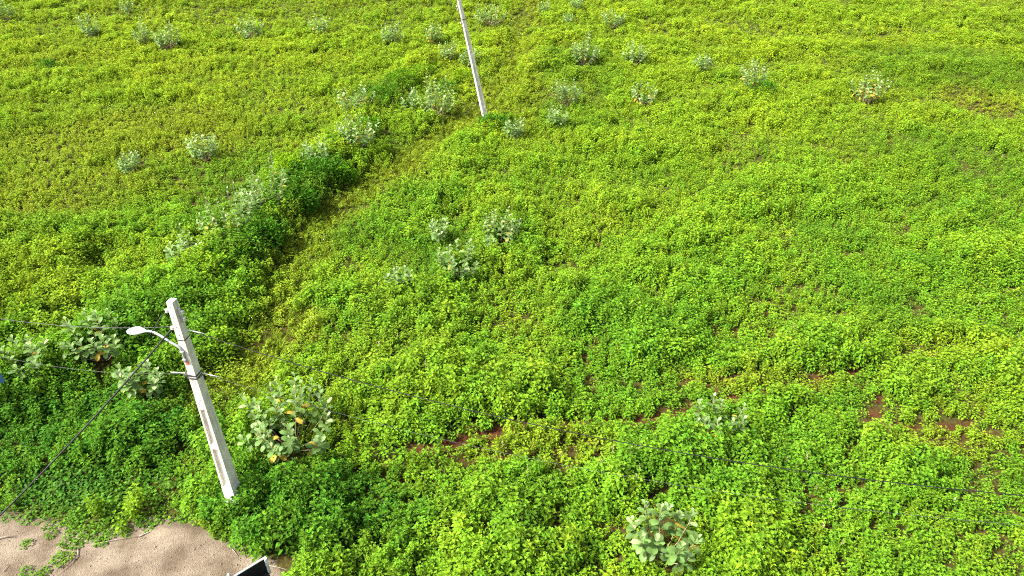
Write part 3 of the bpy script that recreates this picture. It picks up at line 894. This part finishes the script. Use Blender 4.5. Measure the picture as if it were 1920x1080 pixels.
# ------------------------------------------------------------------ leafy bushes along the bank
def bush(px, py, wpx, hgt, mat, label, seed, leafy=1500, lsize=.15):
    hgt = hgt * .85
    r = random.Random(seed); random.seed(seed)
    b = gp(px, py); b[2] = land_z(np.array([b[0]]), np.array([b[1]]))[0]
    rad = wpx / ppm(b) * .5
    t = empty('leafy_bush', b)
    tag(t, label, 'bush', 'leafy bushes along the bank')
    lobes = [(0, 0, hgt * .45, rad * .75)]
    for i in range(9):
        a = r.uniform(0, 6.28); q = rad * r.uniform(.35, .75)
        lobes.append((q * math.cos(a), q * math.sin(a), hgt * r.uniform(.3, .8), rad * r.uniform(.28, .5)))
    B = Leaves()
    tot = sum(l[3] ** 2 for l in lobes)
    for lx, ly, lz, lr in lobes:
        for k in range(int(leafy * lr * lr / tot)):
            d = np.array([r.gauss(0, 1), r.gauss(0, 1), r.gauss(.35, 1)]); d /= np.linalg.norm(d)
            q = r.uniform(.45, 1.08) ** .5
            p = np.array([lx, ly, lz]) + d * lr * q * np.array([1, 1, min(1.0, hgt / (2 * lr) + .2)])
            if p[2] < .03: continue
            dd = d + np.array([r.uniform(-.8, .8), r.uniform(-.8, .8), r.uniform(-.5, .5)])
            ln = lsize * r.uniform(.7, 1.4)
            B.simple(p, dd, UP + d * .3, ln, ln * r.uniform(.5, .75), yg=r.random() * (1 if q > .97 else .5))
    me = B.mesh('bush_foliage', [mat])
    o = link('foliage', me, t); o['kind'] = 'stuff'
    for i in range(5):
        lx, ly, lz, lr = lobes[i]
        tube('stem', [(0.05 * i - .1, .03 * i - .06, 0), (lx * .5, ly * .5, lz * .55), (lx, ly, lz)], [.02, .015, .008], M_bark, t, 5)
    return t

BUSH = [
    (545, 338, 85, 1.5, M_bush_lime, 'lime green bush on the bank above the upper milkweed of the pair', 2600),
    (604, 352, 80, 1.4, M_bush_dark, 'dark green bush on the bank edge beside the lime one', 2400),
    (646, 345, 55, 1.0, M_bush_mid, 'small green bush at the path edge right of the dark bank bush', 1300),
    (575, 400, 75, 1.1, M_bush_dark, 'dark green bush right of the upper milkweed of the bank pair', 1800),
    (498, 470, 90, 1.2, M_bush_dark, 'dark green bush right below the wider milkweed of the bank pair', 2000),
    (405, 525, 90, 1.2, M_bush_mid, 'green bush on the bank above the lamp pole top', 2200),
    (362, 575, 70, 1.1, M_bush_mid, 'green bush just right of the lamp pole top', 1800),
    (722, 205, 60, 1.4, M_bush_dark, 'dark bush right of the yellow leaved milkweed', 1500),
    (758, 172, 70, 1.5, M_bush_mid, 'rounded green bush behind the tall milkweed left of leaning pole', 1500),
    (800, 150, 60, 1.2, M_bush_mid, 'low green bush at the upper end of the bank', 1200),
    (870, 152, 55, 1.0, M_bush_lime, 'bright green bush left against the leaning pole', 1100),
    (925, 246, 80, 1.0, M_bush_dark, 'low dark bush at the foot of the leaning pole', 1800),
    (1424, 180, 62, 1.3, M_bush_dark, 'dark round bush far right of the path', 1500),
    (640, 295, 60, 1.2, M_bush_dark, 'dark bush under the tall bare stemmed milkweed', 1400),
    (455, 505, 60, 1.2, M_bush_mid, 'mid green bush right of the sunken milkweed on the bank', 1400),
    (690, 262, 55, 1.2, M_bush_mid, 'green bush between the bare stemmed milkweed and the path', 1300),
    (300, 612, 70, 1.2, M_bush_mid, 'green bush behind the lamp arm on the bank', 1500),
    (842, 178, 46, 1.1, M_bush_dark, 'narrow dark bush behind the tall milkweed near the leaning pole', 1000),
    (90, 135, 40, 1.0, M_bush_dark, 'small dark bush alone in the upper left field', 700),
]
for i, (px, py, w, hg, m_, lb, lc) in enumerate(BUSH):
    bush(px, py, w, hg, m_, lb, 500 + i, int(lc * .6))

# ------------------------------------------------------------------ concrete poles
def pole_shaft(height, wa0, wa1, wb0, wb1, panels):
    """tapered double-T pole: solid with recessed panels (z0, z1) on its two narrow sides"""
    bm = bmesh.new()
    def half(z):
        f = z / height
        return (wa1 + (wa0 - wa1) * f) / 2, (wb1 + (wb0 - wb1) * f) / 2
    levels = sorted({-.3, 0.0, height} | {q for a, b in panels for q in (a, a + .10, b - .10, b)})
    def deep(z):
        for a, b in panels:
            if a + .10 - 1e-6 <= z <= b - .10 + 1e-6: return 1
        return 0
    rings = []
    for z in levels:
        a, b = half(z); fl = a * .62; dp = b * .32 * deep(z)
        pts = [(-a, -b), (-fl, -b), (-fl * .8, -b + dp), (fl * .8, -b + dp), (fl, -b), (a, -b), (a, b), (fl, b), (fl * .8, b - dp), (-fl * .8, b - dp), (-fl, b), (-a, b)]
        rings.append([bm.verts.new((p[0], p[1], z)) for p in pts])
    for r0, r1 in zip(rings[:-1], rings[1:]):
        for i in range(12):
            j = (i + 1) % 12
            bm.faces.new((r0[i], r0[j], r1[j], r1[i]))
    bm.faces.new(list(reversed(rings[0])))
    bm.faces.new(rings[-1])
    return bm_mesh('pole_shaft', bm)

def lathe(name, prof, mat, parent, loc=(0, 0, 0), rot=None, n=14):
    V, F = [], []
    for r_, z_ in prof:
        for k in range(n):
            a = 6.2832 * k / n; V.append((r_ * math.cos(a), r_ * math.sin(a), z_))
    for i in range(len(prof) - 1):
        for k in range(n):
            k2 = (k + 1) % n; F.append((i * n + k, i * n + k2, (i + 1) * n + k2, (i + 1) * n + k))
    F.append(tuple(reversed(range(n)))); F.append(tuple((len(prof) - 1) * n + k for k in range(n)))
    me = bpy.data.meshes.new(name); me.from_pydata(V, [], F)
    for p in me.polygons: p.use_smooth = len(p.vertices) == 4
    o = link(name, me, parent, [mat]); o.location = loc
    if rot is not None: o.rotation_euler = rot
    return o

PB = gp(447, 955); PH = 7.75
pole = empty('lamp_pole', (PB[0], PB[1], 0), R(-11))
tag(pole, 'upright pale concrete pole carrying the street lamp arm beside the dirt clearing', 'pole')
A0, A1, B0, B1 = .17, .36, .20, .40
link('shaft', pole_shaft(PH, A0, A1, B0, B1, [(1.2, 2.75), (2.9, 4.25)]), pole, [M_concrete])
def half_at(z):
    f = z / PH
    return (A1 + (A0 - A1) * f) / 2, (B1 + (B0 - B1) * f) / 2
def collar(name, z, hgt, mat, grow=.004):
    bm = bmesh.new(); lo, hi = half_at(z), half_at(z + hgt)
    r0 = [bm.verts.new((sx * (lo[0] + grow), sy * (lo[1] + grow), z)) for sx, sy in ((-1, -1), (1, -1), (1, 1), (-1, 1))]
    r1 = [bm.verts.new((sx * (hi[0] + grow), sy * (hi[1] + grow), z + hgt)) for sx, sy in ((-1, -1), (1, -1), (1, 1), (-1, 1))]
    for i in range(4):
        j = (i + 1) % 4; bm.faces.new((r0[i], r0[j], r1[j], r1[i]))
    bm.faces.new(list(reversed(r0))); bm.faces.new(r1)
    return link(name, bm_mesh(name, bm), pole, [mat])
collar('painted_foot', 0.02, 1.15, M_paint)
a_, b_ = half_at(5.85)
bm = bmesh.new(); bm_box(bm, (-.02, -b_ - .003, 5.86), (.10, .006, .11)); link('orange_marking', bm_mesh('orange_marking', bm), pole, [M_red_tape])
for zz in (5.40, 5.31): collar('steel_strap', zz, .05, M_steel_dark, .007)
for zz in (6.58,): collar('steel_strap', zz, .03, M_steel_dark, .006)
PINV = Matrix.Rotation(-R(-11), 3, 'Z')
def L2(v): return PINV @ Vector(v)               # world-aligned offset into the pole's own frame
# lamp arm: clamped along the pole, bending out to the left and up
LD = Vector((-1.0, .28, 0)).normalized()
LF = Vector((-.19, -.98, 0)) * .155                # the arm stands off the left front face
def arm_pt(s, zz): return L2(LD * s + LF * (1.0 if s < .3 else max(0, 1 - (s - .3)))) + Vector((0, 0, zz))
arm = [arm_pt(.03, 5.92), arm_pt(.03, 6.15), arm_pt(.04, 6.3), arm_pt(.12, 6.42), arm_pt(.32, 6.50), arm_pt(.56, 6.60), arm_pt(.80, 6.66), arm_pt(1.0, 6.64), arm_pt(1.14, 6.59)]
tube('lamp_arm', arm, .032, M_galv, pole, 10)
for zz in (6.0, 6.26):
    bm = bmesh.new(); c = arm_pt(.03, zz) * 1.0
    bm_box(bm, c, (.10, .10, .04), None, .006); link('arm_clamp', bm_mesh('arm_clamp', bm), pole, [M_galv])
# lamp head: a flattened drop along the arm's direction
def lamp_head():
    V, F = [], []
    prof = [(0, .035, .035), (.06, .06, .05), (.16, .115, .085), (.30, .155, .105), (.44, .15, .095), (.55, .11, .07), (.62, .05, .035), (.64, .004, .004)]
    n = 16
    for s, w, hh in prof:
        for k in range(n):
            a = 6.2832 * k / n
            zz = math.sin(a) * hh; zz = zz if zz > 0 else zz * .45
            V.append((s, math.cos(a) * w, zz))
    for i in range(len(prof) - 1):
        for k in range(n):
            k2 = (k + 1) % n; F.append((i * n + k, (i + 1) * n + k, (i + 1) * n + k2, i * n + k2))
    F.append(tuple(range(n))); F.append(tuple(reversed([(len(prof) - 1) * n + k for k in range(n)])))
    me = bpy.data.meshes.new('lamp_head'); me.from_pydata(V, [], F)
    for p in me.polygons: p.use_smooth = True
    return me
ld = L2(LD)
hd = link('lamp_head', lamp_head(), pole, [M_lamp])
hd.location = arm_pt(1.10, 6.60); hd.rotation_euler = (0, R(10), math.atan2(ld.y, ld.x))
ln_ = lathe('lens', [(.02, -.03), (.10, -.022), (.115, 0), (.10, .01)], M_lens, hd, (.36, 0, -.048))
ln_.scale = (1.25, .9, 1)
# insulator racks, bolts and spools
def spool(parent, loc, ax='X'):
    return lathe('insulator', [(.02, -.045), (.045, -.04), (.045, -.02), (.028, 0), (.045, .02), (.045, .04), (.02, .045)], M_porc, parent, loc, (0, R(90), 0) if ax == 'X' else None)
for zz, s in ((7.45, -1), (7.40, 1), (7.20, 1), (6.92, -1)):
    a_, b_ = half_at(zz)
    d = L2(Vector((s, -.1, 0)).normalized())
    bm = bmesh.new(); bm_box(bm, d * (a_ + .03) + Vector((0, 0, zz)), (.05, .05, .22), Matrix.Rotation(math.atan2(d.y, d.x), 3, 'Z'), .005)
    link('insulator_bracket', bm_mesh('insulator_bracket', bm), pole, [M_porc if zz > 7.3 else M_galv])
    spool(pole, d * (a_ + .10) + Vector((0, 0, zz)), 'Z')
for zz in (7.62, 7.3, 7.0, 6.75, 4.6, 4.2):
    a_, b_ = half_at(zz)
    tube('bolt', [(0, -b_ - .02, zz), (0, b_ + .02, zz)], .012, M_steel_dark, pole, 6)
# cable dead-end grips at the pole
def world_on_pole(zz, off): return Vector((PB[0], PB[1], zz)) + Vector(off)
bm = bmesh.new(); bm_box(bm, L2((-.2, -.04, 0)) + Vector((0, 0, 5.40)), (.12, .1, .1), None, .02); link('cable_splice', bm_mesh('cable_splice', bm), pole, [M_steel_dark])
tube('coiled_wire', [L2((.16 * math.cos(t) * 1.25, .16 * math.sin(t) * 1.3, 0)) + Vector((0, 0, 5.38 + .02 * math.sin(3 * t))) for t in np.linspace(0, 12.4, 40)], .009, M_steel_dark, pole, 5)

# leaning pole
QB = gp(911, 224); QH = 10.2
pole2 = empty('leaning_pole', (QB[0], QB[1], 0), 0)
tag(pole2, 'slender concrete pole leaning left beside the grassy path near the top edge', 'pole')
pole2.rotation_euler = (0, -math.atan(.198), R(24))
pole2.rotation_mode = 'QUATERNION'
pole2.rotation_quaternion = Matrix.Rotation(-math.atan(.198), 4, 'Y').to_quaternion() @ Euler((0, 0, R(24))).to_quaternion()
link('shaft', pole_shaft(QH, .18, .36, .20, .40, [(1.0, 2.6), (2.8, 4.6), (4.8, 6.4)]), pole2, [M_concrete])
for zz in (7.0, 7.9, 8.1):
    bm = bmesh.new(); bm_box(bm, (-.17, 0, zz), (.06, .05, .2), None, .005); link('insulator_bracket', bm_mesh('insulator_bracket', bm), pole2, [M_galv])
    spool(pole2, (-.24, 0, zz), 'Z')
bm = bmesh.new(); bm_box(bm, (0, 0, 7.2), (.30, .32, .05), None, .006); link('steel_strap', bm_mesh('steel_strap', bm), pole2, [M_steel_dark])

# ------------------------------------------------------------------ cables
def cable(name, a, b, sag, rad, mat, label, n=40):
    a, b = Vector(a), Vector(b)
    pts = [a.lerp(b, t) - Vector((0, 0, 4 * sag * t * (1 - t))) for t in np.linspace(0, 1, n)]
    mid = a
    V = [p - mid for p in pts]
    o = tube(name, V, rad, mat, None, 6); o.location = mid
    return tag(o, label, 'cable')
PZ = lambda zz, off: (PB[0] + off[0], PB[1] + off[1], zz)
cA = gp(0, 948, 3.2)
dA = Vector(cA) - Vector(PZ(6.95, (-.14, .1, 0)))
cable('overhead_cable', PZ(6.95, (-.14, .1)), Vector(PZ(6.95, (-.14, .1))) + dA * 1.6, .25, .022, M_black, 'thick black cable running from the lamp pole to the lower left')
eA = gp(1990, 935, 5.6)
cable('overhead_cable', PZ(6.85, (.16, 0)), eA, .9, .011, M_black, 'long black cable sagging from the lamp pole to the right edge')
eB = gp(1990, 990, 5.2)
cable('overhead_cable', PZ(5.42, (.2, 0)), eB, .9, .004, M_steel_dark, 'hair thin lower wire running from the lamp pole to the right edge')
eC = gp(-60, 588, 6.9)
cable('overhead_cable', PZ(6.95, (-.16, 0)), eC, .2, .006, M_steel_dark, 'thin wire from the lamp pole top to the left edge')
eD = gp(-60, 655, 5.4)
cable('overhead_cable', PZ(5.42, (-.2, 0)), eD, .3, .004, M_steel_dark, 'faint thin wire from the lamp pole strap to the left edge')
# pale preformed grips where the wires leave the pole
for (z0, off, tgt) in ((6.85, (.16, 0, 0), eA), (5.42, (.2, 0, 0), eB), (5.42, (-.2, 0, 0), eD)):
    s = Vector((PB[0], PB[1], z0)) + Vector(off); d = (Vector(tgt) - s).normalized(); d.z -= .05
    q = Matrix.Rotation(-R(-11), 4, 'Z') @ Matrix.Translation((-PB[0], -PB[1], 0))
    tube('wire_grip', [q @ (s + d * t) for t in (0, .15, .3, .5)], [.018, .017, .013, .007], M_porc, pole, 6)
# looping lead from cable to arm
tube('lamp_lead', [L2(Vector(v)) + Vector((0, 0, zz)) for v, zz in (((-.14, .1, 0), 6.95), ((-.25, .25, 0), 7.25), ((-.45, .1, 0), 7.2), ((-.75, -.25, 0), 6.75))], .012, M_black, pole, 6)
e2 = gp(700, -160, 9.5)
q2 = pole2.rotation_quaternion.to_matrix() @ Vector((-.24, 0, 7.9)) + pole2.location
cable('overhead_cable', q2, e2, .5, .014, M_black, 'black cable leaving the leaning pole over the top edge')

# ------------------------------------------------------------------ blue sign cut by the left edge
SB = gp(10, 790); sign = empty('blue_sign', (SB[0], SB[1], 0), R(25))
tag(sign, 'blue panel on a grey post cut off by the left edge', 'sign')
tube('post', [(0, 0, -.1), (0, 0, 1.0), (0, 0, 2.35)], .045, M_galv, sign, 10)
bm = bmesh.new(); bm_box(bm, (0, -.075, 1.95), (1.15, .03, .55), None, .006); link('panel', bm_mesh('panel', bm), sign, [M_blue])
for s in (-.3, .3):
    bm = bmesh.new(); bm_box(bm, (0, -.052, 1.95 + s * .5), (.9, .014, .05)); link('rail', bm_mesh('rail', bm), sign, [M_galv])

# ------------------------------------------------------------------ small cargo trailer cut by the bottom edge
RZ = 1.0
TA = gp(494, 1047, RZ); TBv = gp(440, 1080, RZ)
hdg = Vector((TBv - TA)).normalized()
tr = empty('cargo_trailer', (TA[0], TA[1], 0), math.atan2(hdg.y, hdg.x))   # local +X forward, -Y its far side; +Y? see wall
tag(tr, 'black lined cargo trailer with white rails cut off by the bottom edge', 'trailer')
LEN, WID = 1.55, 1.25                                                       # bed reaches from x=0 to LEN, y=0 (far wall) to WID (near wall)
def tbox(name, c, s, mat, bev=.006, parent=tr):
    bm = bmesh.new(); bm_box(bm, c, s, None, bev); return link(name, bm_mesh(name, bm), parent, [mat])
fl = tbox('bed_floor', (LEN / 2, WID / 2, .43), (LEN, WID, .05), M_black)
for yy, sgn in ((0, 1), (WID, -1)):
    w = tbox('side_wall', (LEN / 2, yy, .72), (LEN, .03, .54), M_black)
    tbox('rail', (LEN / 2, yy, RZ), (LEN + .02, .045, .035), M_paint)
    tbox('outer_panel', (LEN / 2, yy - sgn * .022, .72), (LEN, .012, .50), M_paint)
    tbox('corner_post', (-.035, yy + sgn * .03, .70), (.075, .10, .64), M_paint, .012)
    tbox('post_seam', (-.036, yy + sgn * .045, .70), (.081, .012, .60), M_black, .002)
tbox('front_wall', (LEN - .02, WID / 2, .72), (.03, WID - .04, .54), M_black)
tbox('front_rail', (LEN - .02, WID / 2, RZ + .002), (.045, WID, .035), M_paint)
# rounded white side marker lamp housing on the far rail
mk = lathe('marker_lamp', [(.02, -.07), (.05, -.05), (.065, 0), (.055, .06), (.03, .10), (.004, .115)], M_paint, tr, (.92, -.075, RZ + .02))
mk.scale = (.7, 1, 1)
lathe('lens', [(.03, 0), (.045, .004), (.03, .012)], M_black, mk, (-.055, .0, .01), (0, R(-90), 0))
for yy in (-.12, WID + .12):
    wh = lathe('wheel', [(.10, -.08), (.26, -.08), (.29, -.05), (.29, .05), (.26, .08), (.10, .08)], M_black, tr, (LEN * .5, yy, .29), (R(90), 0, 0), 22)
    lathe('rim', [(.04, -.085), (.16, -.082), (.17, 0), (.16, .082), (.04, .085)], M_galv, wh)
    tbox('mudguard', (LEN * .5, yy, .62), (.66, .17, .03), M_steel_dark)
tbox('drawbar', (LEN + .5, WID / 2, .42), (1.0, .07, .07), M_steel_dark)
tbox('axle', (LEN * .5, WID / 2, .29), (.06, WID + .1, .06), M_steel_dark)

# ------------------------------------------------------------------ sticks and pebbles on the dirt
STICKS = [([(-12, 1016), (8, 1010), (30, 1008)], .022, 'pale forked stick on the dirt at the left edge'),
          ([(262, 1008), (280, 1001), (300, 992)], .018, 'dry stick lying against the small dirt mound'),
          ([(180, 1022), (220, 1014), (262, 1008)], .012, 'long thin dry runner along the edge of the vines'),
          ([(148, 1030), (146, 1048), (128, 1066), (112, 1078)], .014, 'bent dry runner below the tongue of vine'),
          ([(430, 1026), (440, 1036), (446, 1044)], .012, 'short pale twig at the edge right of the mound'),
          ([(8, 1074), (14, 1066), (18, 1060)], .012, 'small twig in the lower left corner'),
          ([(500, 1062), (522, 1066), (548, 1074)], .012, 'thin dry twig beside the trailer corner')]
for pts, rd, lb in STICKS:
    W = [Vector(gp(*p)) for p in pts]
    o = tube('stick', [w - W[0] + Vector((0, 0, .05 + rd)) for w in W], np.linspace(rd, rd * .5, len(W)), M_stick, None, 6)
    o.location = W[0]; tag(o, lb, 'stick')

V, F, nv = [], [], 0
for i in range(1800):
    px_, py_ = rng.uniform(-60, 540), rng.uniform(985, 1180)
    c = gp(px_, py_)
    if not in_poly(np.array([c[0]]), np.array([c[1]]), CLEAR)[0]: continue
    s = rng.uniform(.006, .017) * (2.0 if rng.random() < .03 else 1)
    q = np.array([[1, 0, 0], [-1, 0, 0], [0, 1, 0], [0, -1, 0], [0, 0, .7], [0, 0, -.7]]) * s * rng.uniform(.7, 1.3, (6, 1))
    an = rng.uniform(0, 6.28); Rm = np.array([[math.cos(an), -math.sin(an), 0], [math.sin(an), math.cos(an), 0], [0, 0, 1]])
    V.append(q @ Rm.T + [c[0], c[1], .035 + s * .3])
    F.append(np.array([[0, 2, 4], [2, 1, 4], [1, 3, 4], [3, 0, 4], [2, 0, 5], [1, 2, 5], [3, 1, 5], [0, 3, 5]]) + nv); nv += 6
o = link('gravel', mesh_np('gravel', np.vstack(V), np.vstack(F)), None, [M_pebble])
tag(o, 'small loose pebbles strewn over the dirt clearing', 'gravel', kind='stuff')
